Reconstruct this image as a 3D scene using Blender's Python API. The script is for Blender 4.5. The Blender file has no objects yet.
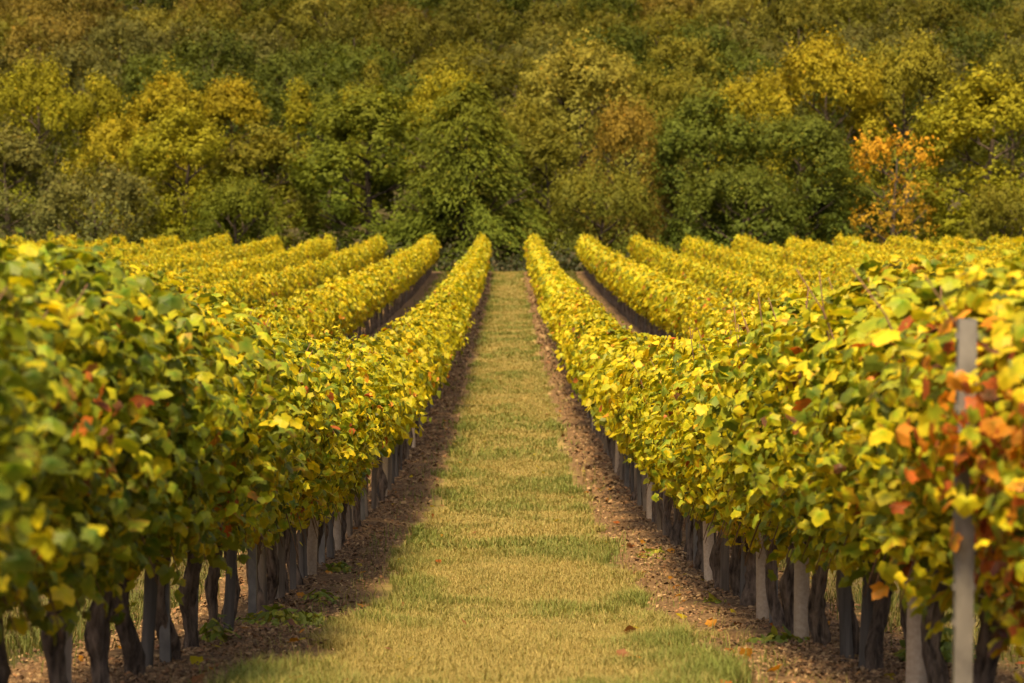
import bpy, math, random
import numpy as np
from mathutils import Vector

R = math.radians
sc = bpy.context.scene
C = sc.collection

# ------------------------------------------------------------------ camera, sky, sun, exposure
CAM_Z = 3.30
FPX = 2500.0
cam_d = bpy.data.cameras.new('camera')
cam = bpy.data.objects.new('camera', cam_d)
C.objects.link(cam)
cam_d.sensor_width = 36.0
cam_d.lens = FPX * 36.0 / 1024.0
cam_d.clip_start = 0.1
cam_d.clip_end = 3000.0
cam.location = (0, 0, CAM_Z)
cam.rotation_euler = (R(90) - math.atan(111.5 / FPX), 0, -math.atan(4.0 / FPX))
cam_d.dof.use_dof = True
cam_d.dof.focus_distance = 16.0
cam_d.dof.aperture_fstop = 5.0
sc.camera = cam

SUN_EL, SUN_AZ = 56.0, -13.0        # azimuth: degrees from straight behind the camera (negative = to the left)
world = bpy.data.worlds.new('World')
sc.world = world
world.use_nodes = True
wn = world.node_tree.nodes
wl = world.node_tree.links
wn.clear()
wo = wn.new('ShaderNodeOutputWorld')
bg = wn.new('ShaderNodeBackground')
sky = wn.new('ShaderNodeTexSky')
sky.sky_type = 'NISHITA'
sky.sun_disc = False
sky.sun_elevation = R(SUN_EL)
sky.dust_density = 7.0
sky.air_density = 0.6
sky.ozone_density = 0.3
bg.inputs[1].default_value = 0.09
wl.new(sky.outputs[0], bg.inputs[0])
wl.new(bg.outputs[0], wo.inputs[0])

# direction from the scene to the sun
sx = math.sin(R(SUN_AZ)) * math.cos(R(SUN_EL))
sy = -math.cos(R(SUN_AZ)) * math.cos(R(SUN_EL))
sz = math.sin(R(SUN_EL))
sky.sun_rotation = math.atan2(sx, sy)
sun_d = bpy.data.lights.new('sun', 'SUN')
sun_d.energy = 4.6
sun_d.angle = R(11.0)
sun_d.color = (1.0, 0.73, 0.37)
sun = bpy.data.objects.new('sun', sun_d)
C.objects.link(sun)
sun.rotation_euler = Vector((sx, sy, sz)).to_track_quat('Z', 'Y').to_euler()
sun.location = (-40, -20, 60)

sc.view_settings.view_transform = 'Standard'
sc.view_settings.look = 'None'
sc.view_settings.exposure = 1.05
sc.view_settings.gamma = 1.0
sc.view_settings.use_curve_mapping = False
sc.render.engine = 'CYCLES'
sc.cycles.max_bounces = 6
sc.cycles.transparent_max_bounces = 4
sc.cycles.transmission_bounces = 3
sc.cycles.use_denoising = True

# ------------------------------------------------------------------ helpers
rng = np.random.default_rng(11)
random.seed(5)

_PD = np.array([-400, -2, 2, 5, 6.9, 9.4, 12, 15, 19, 22, 28, 37, 50, 69, 90, 109, 125, 138, 142, 150, 158, 170, 182, 205, 240, 280, 320, 400, 520, 900, 2500.])
_PZ = np.array([-1.2, -1.2, -1.2, -1.24, -1.42, -1.69, -1.98, -2.27, -2.53, -2.71, -2.99, -3.17, -3.25, -3.22, -3.12, -2.92, -2.65, -2.34, -2.36, -2.5, -2.2, -0.8, 0.6, 4.0, 9.7, 15.6, 22.2, 34, 44, 50, 50.])
_fd = np.linspace(-20, 2500, 25201)
_fz = np.interp(_fd, _PD, _PZ)
_k = np.ones(31) / 31
_fz = np.convolve(np.pad(_fz, 15, mode='edge'), _k, mode='valid')


def zg(y):
    return np.interp(y, _fd, _fz) + CAM_Z


def zgf(y):
    return float(np.interp(y, _fd, _fz)) + CAM_Z


def vnoise(x, y, seed=0):
    """smooth 2-D value noise 0..1"""
    x = np.asarray(x, dtype=np.float64); y = np.asarray(y, dtype=np.float64)
    xi = np.floor(x).astype(np.int64); yi = np.floor(y).astype(np.int64)
    xf = x - xi; yf = y - yi
    xf = xf * xf * (3 - 2 * xf); yf = yf * yf * (3 - 2 * yf)

    def h(a, b):
        n = (a * 374761393 + b * 668265263 + seed * 974634777) & 0x7fffffff
        n = (n ^ (n >> 13)) * 1274126177 & 0x7fffffff
        return ((n ^ (n >> 16)) & 0xffff) / 65535.0
    return (h(xi, yi) * (1 - xf) + h(xi + 1, yi) * xf) * (1 - yf) + (h(xi, yi + 1) * (1 - xf) + h(xi + 1, yi + 1) * xf) * yf


def mesh_np(name, verts, polys, tint=None, mat=None, smooth=False):
    """polys: list of int arrays (m, k), each of one polygon size"""
    me = bpy.data.meshes.new(name)
    verts = np.ascontiguousarray(verts, dtype=np.float32)
    if not isinstance(polys, list):
        polys = [polys]
    polys = [np.asarray(p, dtype=np.int32) for p in polys if len(p)]
    idx = np.concatenate([p.ravel() for p in polys])
    cnt = np.concatenate([np.full(len(p), p.shape[1], dtype=np.int32) for p in polys])
    me.vertices.add(len(verts)); me.vertices.foreach_set('co', verts.ravel())
    me.loops.add(len(idx)); me.loops.foreach_set('vertex_index', idx)
    me.polygons.add(len(cnt))
    st = np.zeros(len(cnt), dtype=np.int32); st[1:] = np.cumsum(cnt)[:-1]
    me.polygons.foreach_set('loop_start', st)
    me.polygons.foreach_set('loop_total', cnt)
    me.polygons.foreach_set('use_smooth', np.full(len(cnt), smooth, dtype=bool))
    if tint is not None:
        a = me.attributes.new('tint', 'FLOAT_COLOR', 'POINT')
        t = np.ones((len(verts), 4), dtype=np.float32); t[:, :3] = tint
        a.data.foreach_set('color', t.ravel())
    me.update(calc_edges=True)
    if mat is not None:
        me.materials.append(mat)
    return me


def obj(name, me, parent=None, loc=(0, 0, 0)):
    o = bpy.data.objects.new(name, me)
    C.objects.link(o)
    o.location = loc
    if parent is not None:
        o.parent = parent
    return o


def thing(name, loc, label, cat, group=None, rotz=0.0, scale=(1, 1, 1)):
    o = bpy.data.objects.new(name, None)
    C.objects.link(o)
    o.empty_display_size = 0.2
    o.location = loc; o.rotation_euler = (0, 0, rotz); o.scale = scale
    o['label'] = label; o['category'] = cat
    if group:
        o['group'] = group
    return o


def kind(o, k):
    o['kind'] = k
    return o


def basis(n, t):
    n = n / np.linalg.norm(n, axis=1, keepdims=True)
    t = t - n * np.sum(n * t, axis=1, keepdims=True)
    l = np.linalg.norm(t, axis=1, keepdims=True)
    l[l < 1e-6] = 1
    t = t / l
    return n, t, np.cross(t, n)


def scatter(tv, tf, p, n, t, size, curl=None):
    """copies of a template (verts tv, equal-sized faces tf) at p; returns verts, faces, per-vertex leaf index"""
    n, t, b = basis(n, t)
    m = len(p)
    z = tv[None, :, 2] * (1.0 if curl is None else curl[:, None])
    s = size[:, None, None]
    v = p[:, None, :] + s * (tv[None, :, 0, None] * b[:, None, :] + tv[None, :, 1, None] * t[:, None, :] + z[:, :, None] * n[:, None, :])
    f = tf[None] + (np.arange(m) * len(tv))[:, None, None]
    return v.reshape(-1, 3), f.reshape(-1, tf.shape[1]), np.repeat(np.arange(m), len(tv))


def tube(path, rad, sides=8, rough=0.0, seed=0, cap=True, flute=0.0):
    path = np.asarray(path, dtype=np.float64); rad = np.asarray(rad, dtype=np.float64)
    n = len(path)
    d = np.gradient(path, axis=0)
    d /= np.linalg.norm(d, axis=1, keepdims=True) + 1e-9
    ref = np.tile(np.array([[0.0, 1.0, 0.0]]), (n, 1))
    bad = np.abs(d[:, 1]) > 0.9
    ref[bad] = (1, 0, 0)
    a = np.cross(d, ref); a /= np.linalg.norm(a, axis=1, keepdims=True)
    b = np.cross(d, a)
    r_ = np.random.default_rng(seed)
    ang = np.linspace(0, 2 * np.pi, sides, endpoint=False)
    rr = rad[:, None] * (1 + rough * r_.normal(size=(n, sides)))
    if flute:
        ph = np.linspace(0, 2.2, n)[:, None]
        rr = rr * (1 + flute * np.sin(3 * ang[None] + ph * 2 + seed) + 0.6 * flute * np.sin(5 * ang[None] - ph * 3 + seed * 2))
    v = path[:, None, :] + rr[:, :, None] * (np.cos(ang)[None, :, None] * a[:, None, :] + np.sin(ang)[None, :, None] * b[:, None, :])
    v = v.reshape(-1, 3)
    i = np.arange(n - 1)[:, None] * sides; j = np.arange(sides)[None]; j2 = (j + 1) % sides
    q = np.stack([i + j, i + j2, i + sides + j2, i + sides + j], axis=2).reshape(-1, 4)
    polys = [q]
    if cap:
        v = np.vstack([v, path[:1], path[-1:]])
        c0, c1 = n * sides, n * sides + 1
        jj = np.arange(sides); j2 = (jj + 1) % sides
        polys.append(np.concatenate([np.stack([np.full(sides, c0), j2, jj], 1),
                                     np.stack([np.full(sides, c1), (n - 1) * sides + jj, (n - 1) * sides + j2], 1)]))
    return v, polys


class MB:
    """collects vertex / face arrays into one mesh"""
    def __init__(self):
        self.v, self.p, self.t, self.n = [], {}, [], 0

    def add(self, v, polys, tint=(1, 1, 1)):
        if not isinstance(polys, list):
            polys = [polys]
        for q in polys:
            q = np.asarray(q)
            self.p.setdefault(q.shape[1], []).append(q + self.n)
        self.v.append(v)
        t = np.empty((len(v), 3)); t[:] = tint
        self.t.append(t)
        self.n += len(v)
        return self

    def box(self, c, s, tint=(1, 1, 1)):
        x, y, z = np.array(s) / 2
        v = np.array([[-x, -y, -z], [x, -y, -z], [x, y, -z], [-x, y, -z], [-x, -y, z], [x, -y, z], [x, y, z], [-x, y, z]]) + np.array(c)
        f = np.array([[0, 3, 2, 1], [4, 5, 6, 7], [0, 1, 5, 4], [1, 2, 6, 5], [2, 3, 7, 6], [3, 0, 4, 7]])
        return self.add(v, f, tint)

    def mesh(self, name, mat, smooth=False):
        return mesh_np(name, np.concatenate(self.v), [np.concatenate(q) for q in self.p.values()], np.concatenate(self.t), mat, smooth)


def ordw(i):
    base = ['first', 'second', 'third', 'fourth', 'fifth', 'sixth', 'seventh', 'eighth', 'ninth', 'tenth', 'eleventh', 'twelfth', 'thirteenth',
            'fourteenth', 'fifteenth', 'sixteenth', 'seventeenth', 'eighteenth', 'nineteenth']
    tens = {2: 'twent', 3: 'thirt', 4: 'fort', 5: 'fift', 6: 'sixt', 7: 'sevent', 8: 'eight', 9: 'ninet'}
    if i <= 19:
        return base[i - 1]
    if i % 10 == 0:
        return tens[i // 10] + 'ieth'
    return tens[i // 10] + 'y-' + base[i % 10 - 1]


# ------------------------------------------------------------------ materials
def new_mat(name):
    m = bpy.data.materials.new(name)
    m.use_nodes = True
    nt = m.node_tree
    nt.nodes.clear()
    out = nt.nodes.new('ShaderNodeOutputMaterial')
    return m, nt.nodes, nt.links, out


def leaf_material(name, transl, rough, spec, obj_color=False, vary=0.12, tsat=(1.25, 1.1, 0.5)):
    m, N, L, out = new_mat(name)
    at = N.new('ShaderNodeAttribute'); at.attribute_name = 'tint'
    oi = N.new('ShaderNodeObjectInfo')
    col = at.outputs['Color']
    if obj_color:
        mx = N.new('ShaderNodeMix'); mx.data_type = 'RGBA'; mx.blend_type = 'MULTIPLY'; mx.inputs[0].default_value = 1.0
        L.new(col, mx.inputs[6]); L.new(oi.outputs['Color'], mx.inputs[7])
        col = mx.outputs[2]
    hs = N.new('ShaderNodeHueSaturation')
    mr = N.new('ShaderNodeMapRange')
    L.new(oi.outputs['Random'], mr.inputs[0]); mr.inputs[3].default_value = 1 - vary; mr.inputs[4].default_value = 1 + vary
    L.new(mr.outputs[0], hs.inputs['Value'])
    mh = N.new('ShaderNodeMapRange')
    L.new(oi.outputs['Random'], mh.inputs[0]); mh.inputs[3].default_value = 0.5 + vary * 0.06; mh.inputs[4].default_value = 0.5 - vary * 0.06
    L.new(mh.outputs[0], hs.inputs['Hue'])
    L.new(col, hs.inputs['Color'])
    # mottling on the leaf itself
    tc = N.new('ShaderNodeTexCoord'); nz = N.new('ShaderNodeTexNoise'); nz.inputs['Scale'].default_value = 28.0; nz.inputs['Detail'].default_value = 3
    L.new(tc.outputs['Object'], nz.inputs['Vector'])
    nm = N.new('ShaderNodeMapRange'); nm.inputs[1].default_value = 0.3; nm.inputs[2].default_value = 0.7; nm.inputs[3].default_value = 0.8; nm.inputs[4].default_value = 1.2
    L.new(nz.outputs[0], nm.inputs[0])
    mm = N.new('ShaderNodeMix'); mm.data_type = 'RGBA'; mm.blend_type = 'MULTIPLY'; mm.inputs[0].default_value = 1.0
    L.new(hs.outputs[0], mm.inputs[6]); L.new(nm.outputs[0], mm.inputs[7])
    pb = N.new('ShaderNodeBsdfPrincipled')
    pb.inputs['Roughness'].default_value = rough
    pb.inputs['Specular IOR Level'].default_value = spec
    L.new(mm.outputs[2], pb.inputs['Base Color'])
    tr = N.new('ShaderNodeBsdfTranslucent')
    tm = N.new('ShaderNodeMix'); tm.data_type = 'RGBA'; tm.blend_type = 'MULTIPLY'; tm.inputs[0].default_value = 1.0
    L.new(mm.outputs[2], tm.inputs[6]); tm.inputs[7].default_value = (*tsat, 1)
    L.new(tm.outputs[2], tr.inputs['Color'])
    ms = N.new('ShaderNodeMixShader'); ms.inputs[0].default_value = transl
    L.new(pb.outputs[0], ms.inputs[1]); L.new(tr.outputs[0], ms.inputs[2])
    L.new(ms.outputs[0], out.inputs[0])
    return m


def rough_material(name, base_a, base_b, scale, stretch=(1, 1, 1), bump=0.4, rough=0.85, use_tint=False, spec=0.2, metal=0.0, bdist=0.02):
    m, N, L, out = new_mat(name)
    tc = N.new('ShaderNodeTexCoord'); mp = N.new('ShaderNodeMapping'); mp.inputs['Scale'].default_value = stretch
    oi = N.new('ShaderNodeObjectInfo')
    ad = N.new('ShaderNodeVectorMath'); ad.operation = 'ADD'
    sc_ = N.new('ShaderNodeMath'); sc_.operation = 'MULTIPLY'; sc_.inputs[1].default_value = 37.0
    L.new(oi.outputs['Random'], sc_.inputs[0])
    L.new(tc.outputs['Object'], mp.inputs['Vector']); L.new(mp.outputs[0], ad.inputs[0]); L.new(sc_.outputs[0], ad.inputs[1])
    nz = N.new('ShaderNodeTexNoise'); nz.inputs['Scale'].default_value = scale; nz.inputs['Detail'].default_value = 6; nz.inputs['Roughness'].default_value = 0.65
    L.new(ad.outputs[0], nz.inputs['Vector'])
    cr = N.new('ShaderNodeValToRGB')
    cr.color_ramp.elements[0].position = 0.32; cr.color_ramp.elements[0].color = (*base_a, 1)
    cr.color_ramp.elements[1].position = 0.68; cr.color_ramp.elements[1].color = (*base_b, 1)
    L.new(nz.outputs[0], cr.inputs[0])
    col = cr.outputs[0]
    if use_tint:
        at = N.new('ShaderNodeAttribute'); at.attribute_name = 'tint'
        mx = N.new('ShaderNodeMix'); mx.data_type = 'RGBA'; mx.blend_type = 'MULTIPLY'; mx.inputs[0].default_value = 1.0
        L.new(col, mx.inputs[6]); L.new(at.outputs['Color'], mx.inputs[7]); col = mx.outputs[2]
    mr = N.new('ShaderNodeMapRange'); mr.inputs[3].default_value = 0.75; mr.inputs[4].default_value = 1.25
    L.new(oi.outputs['Random'], mr.inputs[0])
    mv = N.new('ShaderNodeMix'); mv.data_type = 'RGBA'; mv.blend_type = 'MULTIPLY'; mv.inputs[0].default_value = 1.0
    L.new(col, mv.inputs[6]); L.new(mr.outputs[0], mv.inputs[7])
    pb = N.new('ShaderNodeBsdfPrincipled')
    pb.inputs['Roughness'].default_value = rough; pb.inputs['Specular IOR Level'].default_value = spec; pb.inputs['Metallic'].default_value = metal
    L.new(mv.outputs[2], pb.inputs['Base Color'])
    bp = N.new('ShaderNodeBump'); bp.inputs['Strength'].default_value = bump; bp.inputs['Distance'].default_value = bdist
    L.new(nz.outputs[0], bp.inputs['Height']); L.new(bp.outputs[0], pb.inputs['Normal'])
    L.new(pb.outputs[0], out.inputs[0])
    return m


M_VINE = leaf_material('vine_leaf', 0.42, 0.50, 0.26, vary=0.14)
M_TREE = leaf_material('tree_leaf', 0.32, 0.65, 0.12, obj_color=True, vary=0.06, tsat=(1.2, 1.1, 0.6))
M_GRASS = leaf_material('grass_blade', 0.30, 0.6, 0.2, vary=0.0)
M_VBARK = rough_material('vine_bark', (0.02, 0.015, 0.012), (0.24, 0.18, 0.135), 34, (1, 1, 0.2), 1.0, 0.95, bdist=0.06)
M_TBARK = rough_material('tree_bark', (0.03, 0.022, 0.016), (0.085, 0.066, 0.05), 6, (1, 1, 0.25), 0.8, 0.9)
M_CANE = rough_material('cane_bark', (0.08, 0.045, 0.024), (0.16, 0.09, 0.045), 20, (1, 1, 1), 0.2, 0.7)
M_WOOD = rough_material('weathered_stake_wood', (0.075, 0.06, 0.047), (0.21, 0.17, 0.13), 20, (1, 1, 0.07), 0.6, 0.85)
M_DARKWOOD = rough_material('dark_stake_wood', (0.05, 0.045, 0.04), (0.14, 0.125, 0.11), 20, (1, 1, 0.07), 0.6, 0.85)
M_METAL = rough_material('galvanised_steel', (0.10, 0.095, 0.088), (0.20, 0.19, 0.175), 14, (1, 1, 0.5), 0.05, 0.55, spec=0.5, metal=0.55)
M_GUARD = rough_material('vine_guard_plastic', (0.36, 0.28, 0.20), (0.50, 0.41, 0.31), 60, (1, 1, 1), 0.3, 0.6)
M_WIRE = rough_material('trellis_steel', (0.28, 0.27, 0.26), (0.42, 0.41, 0.40), 5, (1, 1, 1), 0.0, 0.4, metal=0.7, spec=0.5)
M_CHIP = rough_material('chip', (0.8, 0.8, 0.8), (1.1, 1.1, 1.1), 15, (1, 1, 1), 0.3, 0.9, use_tint=True)


def ground_material():
    m, N, L, out = new_mat('vineyard_soil_and_turf')
    geo = N.new('ShaderNodeNewGeometry')
    sep = N.new('ShaderNodeSeparateXYZ'); L.new(geo.outputs['Position'], sep.inputs[0])

    def math_(op, a, b=None, c=None):
        n = N.new('ShaderNodeMath'); n.operation = op
        for i, x in enumerate((a, b, c)):
            if x is None:
                continue
            if isinstance(x, (int, float)):
                n.inputs[i].default_value = x
            else:
                L.new(x, n.inputs[i])
        return n.outputs[0]

    def noise(scale, detail=4, stretch=(1, 1, 1), rough=0.55):
        mp = N.new('ShaderNodeMapping'); mp.inputs['Scale'].default_value = stretch
        L.new(geo.outputs['Position'], mp.inputs['Vector'])
        n = N.new('ShaderNodeTexNoise'); n.inputs['Scale'].default_value = scale; n.inputs['Detail'].default_value = detail; n.inputs['Roughness'].default_value = rough
        L.new(mp.outputs[0], n.inputs['Vector'])
        return n.outputs[0]

    def ramp(v, stops):
        r = N.new('ShaderNodeValToRGB')
        e = r.color_ramp.elements
        e[0].position, e[0].color = stops[0][0], (*stops[0][1], 1)
        e[1].position, e[1].color = stops[-1][0], (*stops[-1][1], 1)
        for p, c in stops[1:-1]:
            x = e.new(p); x.color = (*c, 1)
        L.new(v, r.inputs[0])
        return r.outputs[0]

    def mix(f, a, b):
        x = N.new('ShaderNodeMix'); x.data_type = 'RGBA'
        L.new(f, x.inputs[0]); L.new(a, x.inputs[6]); L.new(b, x.inputs[7])
        return x.outputs[2]

    soil = ramp(noise(22, 7, rough=0.7), [(0.3, (0.065, 0.039, 0.021)), (0.5, (0.14, 0.088, 0.045)), (0.7, (0.25, 0.165, 0.085))])
    turf = ramp(noise(1.5, 6, (1.3, 0.6, 1)), [(0.32, (0.10, 0.105, 0.028)), (0.5, (0.20, 0.165, 0.055)), (0.7, (0.33, 0.24, 0.09))])
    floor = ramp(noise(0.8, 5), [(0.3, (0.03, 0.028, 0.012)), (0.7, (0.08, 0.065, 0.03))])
    x = math_('DIVIDE', sep.outputs[0], 2.8)
    fr = math_('ABSOLUTE', math_('SUBTRACT', x, math_('ROUND', x)))          # 0 mid-aisle, 0.5 under the vines
    edge = math_('ADD', math_('MULTIPLY', math_('SUBTRACT', noise(2.6, 4), 0.5), 0.16), fr)
    mr = N.new('ShaderNodeMapRange'); mr.inputs[1].default_value = 0.275; mr.inputs[2].default_value = 0.31
    L.new(edge, mr.inputs[0])
    turf2 = ramp(noise(2.5, 6), [(0.35, (0.055, 0.06, 0.02)), (0.55, (0.10, 0.075, 0.035)), (0.7, (0.16, 0.11, 0.055))])  # weedier outer aisles, with shade between the rows put into the colour
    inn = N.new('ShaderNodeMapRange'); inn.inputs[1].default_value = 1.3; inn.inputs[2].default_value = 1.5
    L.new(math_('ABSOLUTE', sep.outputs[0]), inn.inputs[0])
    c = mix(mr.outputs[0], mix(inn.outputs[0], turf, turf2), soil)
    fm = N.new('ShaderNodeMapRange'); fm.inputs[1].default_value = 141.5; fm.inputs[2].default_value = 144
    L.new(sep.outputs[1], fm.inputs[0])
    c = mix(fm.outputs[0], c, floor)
    pb = N.new('ShaderNodeBsdfPrincipled'); pb.inputs['Roughness'].default_value = 0.95; pb.inputs['Specular IOR Level'].default_value = 0.1
    L.new(c, pb.inputs['Base Color'])
    bp = N.new('ShaderNodeBump'); bp.inputs['Strength'].default_value = 0.8; bp.inputs['Distance'].default_value = 0.04
    L.new(noise(16, 8, rough=0.7), bp.inputs['Height']); L.new(bp.outputs[0], pb.inputs['Normal'])
    L.new(pb.outputs[0], out.inputs[0])
    return m


# ------------------------------------------------------------------ ground
SP = 2.8
ROW_END = 137.5


def aisle(x):
    return np.abs(x - SP * np.round(x / SP))


def build_ground():
    xs = np.unique(np.concatenate([np.linspace(-900, -60, 15), np.linspace(-60, -8, 53), np.linspace(-8, 8, 200), np.linspace(8, 60, 53), np.linspace(60, 900, 15)]))
    ys = np.unique(np.concatenate([np.linspace(-200, -10, 12), np.linspace(-10, 6, 17), np.linspace(6, 45, 420), np.linspace(45, 160, 300), np.linspace(160, 420, 66), np.linspace(420, 2400, 25)]))
    X, Y = np.meshgrid(xs, ys)
    Z = zg(Y)
    near = np.clip((60 - Y) / 20, 0, 1) * (np.abs(X) < 8) * (Y > 4)
    soil = np.clip((aisle(X) - 0.85) / 0.2, 0, 1)
    Z = Z + near * (soil * (0.045 * (vnoise(X * 9, Y * 7, 3) - 0.5) + 0.06 * (vnoise(X * 2.5, Y * 2.0, 4) - 0.4)) + 0.03 * (vnoise(X * 1.2, Y * 0.7, 5) - 0.5))
    far = np.clip((Y - 145) / 30, 0, 1)
    Z = Z + far * 2.0 * (vnoise(X * 0.03, Y * 0.03, 8) - 0.5)
    nx, ny = len(xs), len(ys)
    v = np.stack([X, Y, Z], 2).reshape(-1, 3)
    i = np.arange(ny - 1)[:, None] * nx; j = np.arange(nx - 1)[None]
    q = np.stack([i + j, i + j + 1, i + nx + j + 1, i + nx + j], 2).reshape(-1, 4)
    kind(obj('vineyard_ground', mesh_np('vineyard_ground', v, q, None, ground_material(), True)), 'structure')


build_ground()

# ------------------------------------------------------------------ grapevines
LEAF_NEAR = np.array([(0, .12, .04), (.0, -.02, .02), (.10, -.22, -.02), (.34, -.20, -.05), (.40, .02, -.06), (.56, .26, -.12), (.33, .40, -.07), (.27, .62, -.09), (0, .86, -.16),
                      (-.27, .62, -.09), (-.33, .40, -.07), (-.56, .26, -.12), (-.40, .02, -.06), (-.34, -.20, -.05), (-.10, -.22, -.02)], dtype=float)
LEAF_NEAR_F = np.array([(0, i, i + 1) for i in range(1, 14)] + [(0, 14, 1)])
LEAF_MID = np.array([(0, -.1, .05), (.45, -.08, -.06), (.44, .42, -.1), (0, .85, -.08), (-.44, .42, -.1), (-.45, -.08, -.06)], dtype=float)
LEAF_MID_F = np.array([(0, 1, 2, 3), (0, 3, 4, 5)])

LIME = np.array((0.42, 0.385, 0.012)); YEL = np.array((0.55, 0.44, 0.012)); GRN = np.array((0.215, 0.24, 0.014)); DGRN = np.array((0.115, 0.145, 0.013))
RED = np.array((0.36, 0.10, 0.018)); ORA = np.array((0.52, 0.23, 0.02)); BRN = np.array((0.14, 0.06, 0.025))


def foliage_arrays(r, length, count, size, lobed, green=0.25, red_at=None, red_frac=0.012, H=1.62, wide=0.30, zb0=0.68, clear=None, jit=0.66):
    """one vine's curtain of leaves, local frame: y along the row, z up from the ground"""
    ph = r.uniform(0, 6.28, 12)

    def lump(u, t):
        return (0.5 * np.sin(u * 7 + ph[0]) * np.sin(t * 6 + ph[1]) + 0.35 * np.sin(u * 15 + ph[2] + t * 5) * np.sin(t * 11 + ph[3]) + 0.25 * np.sin(u * 4 + ph[4] - t * 3))

    n_shell = int(count * 0.66); n_top = int(count * 0.14); n_in = count - n_shell - n_top
    u = r.uniform(-.5, .5, count) * (length + 0.16)
    zt = H - 0.03 + 0.09 * np.sin(u * 6 + ph[5]) + 0.07 * np.sin(u * 13 + ph[6])
    zb = zb0 + 0.13 * np.sin(u * 7 + ph[7]) + 0.06 * np.sin(u * 17 + ph[8])
    t = r.uniform(0, 1, count) ** 0.92
    t[n_shell:n_shell + n_top] = 1 - 0.10 * r.uniform(0, 1, n_top)
    low = r.uniform(0, 1, count) < 0.06
    z = zb + (zt - zb) * t
    z[low] -= r.uniform(0, 0.14, low.sum())
    prof = 0.36 + 0.64 * np.sin(np.pi * np.clip(t * 0.84 + 0.05, 0, 1)) ** 0.85 - 0.30 * np.clip((t - 0.8) / 0.2, 0, 1) ** 2
    w = wide * prof * (1 + 0.30 * lump(u, t))
    side = np.where(r.uniform(0, 1, count) < 0.5, -1.0, 1.0)
    # leaves gather on side shoots that stand out of the curtain
    nc = max(14, count // 32)
    pick = r.choice(n_shell, int(n_shell * 0.76), replace=False)
    home = r.integers(0, nc, len(pick))
    cu_, ct_, cs_ = r.uniform(-.5, .5, nc) * length, r.uniform(0.03, 0.97, nc), np.where(r.uniform(0, 1, nc) < 0.5, -1.0, 1.0)
    u[pick] = cu_[home] + r.normal(size=len(pick)) * 0.055
    t[pick] = np.clip(ct_[home] - np.abs(r.normal(size=len(pick))) * 0.075, 0, 1)
    side[pick] = cs_[home]
    z = zb + (zt - zb) * t
    z[low] -= r.uniform(0, 0.14, low.sum())
    prof = 0.36 + 0.64 * np.sin(np.pi * np.clip(t * 0.84 + 0.05, 0, 1)) ** 0.85 - 0.30 * np.clip((t - 0.8) / 0.2, 0, 1) ** 2
    w = wide * prof * (1 + 0.48 * lump(u, t))
    depth = 1 - 0.22 * r.uniform(0, 1, count) ** 1.6 + 0.10 * r.normal(size=count)
    depth[pick] = 0.95 + 0.16 * r.normal(size=len(pick)) + 0.12 * np.sin(home * 2.7)
    depth[n_shell:n_shell + n_top] = r.uniform(0, 1, n_top)
    depth[n_shell + n_top:] = r.uniform(0, 0.8, n_in)
    p = np.stack([side * w * depth, u, z], 1)
    nrm = np.stack([side * (1 - 0.55 * np.clip((t - 0.7) / 0.3, 0, 1)), np.zeros(count), 0.35 + 0.9 * np.clip((t - 0.65) / 0.35, 0, 1)], 1)
    nrm[n_shell:n_shell + n_top] *= (0.4, 1, 1)
    nrm += r.normal(size=(count, 3)) * jit
    tip = np.stack([side * 0.25, np.zeros(count), -np.ones(count)], 1) + r.normal(size=(count, 3)) * 0.65
    s = size * np.clip(r.normal(1.0, 0.20, count), 0.5, 1.5)
    # shoots above the top
    ns = 5 if lobed else 4
    for k in range(ns):
        m = 9 if lobed else 5
        u0 = r.uniform(-.5, .5) * length; hh = r.uniform(0.06, 0.26); x0 = r.uniform(-.15, .15)
        q = np.linspace(0, 1, m)
        pp = np.stack([x0 + 0.05 * q * r.normal() + 0.03 * r.normal(size=m), u0 + 0.08 * q * r.normal() + 0.03 * r.normal(size=m), H - 0.05 + hh * q], 1)
        p = np.vstack([p, pp]); t = np.append(t, np.ones(m)); u = np.append(u, np.full(m, u0))
        nrm = np.vstack([nrm, r.normal(size=(m, 3)) + (0, 0, .5)]); tip = np.vstack([tip, r.normal(size=(m, 3)) + (0, 0, -.4)])
        s = np.append(s, size * (0.9 - 0.4 * q))
    cnt = len(p)
    # leaf colours: patches of greener and of yellower leaves
    g = 0.5 + 0.5 * np.sin(u * 5 + ph[9] + 3 * np.sin(t * 4 + ph[10])) * np.sin(t * 7 + ph[11])
    a = r.uniform(0, 1, cnt)
    c = np.where((a < 0.65)[:, None], LIME, YEL) * r.uniform(0.8, 1.15, (cnt, 1))
    c = np.where((r.uniform(0, 1, cnt) < green * (0.4 + 1.3 * g))[:, None], GRN * r.uniform(0.7, 1.5, (cnt, 1)), c)
    c = np.where((r.uniform(0, 1, cnt) < green * 0.35)[:, None], DGRN * r.uniform(0.8, 1.4, (cnt, 1)), c)
    odd = r.uniform(0, 1, cnt)
    c = np.where((odd < red_frac)[:, None], RED * r.uniform(0.8, 1.3, (cnt, 1)), c)
    c = np.where(((odd > 1 - red_frac * 1.2))[:, None], ORA * r.uniform(0.7, 1.1, (cnt, 1)), c)
    c = np.where(((odd > 0.5) & (odd < 0.5 + red_frac * 0.4))[:, None], BRN, c)
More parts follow.
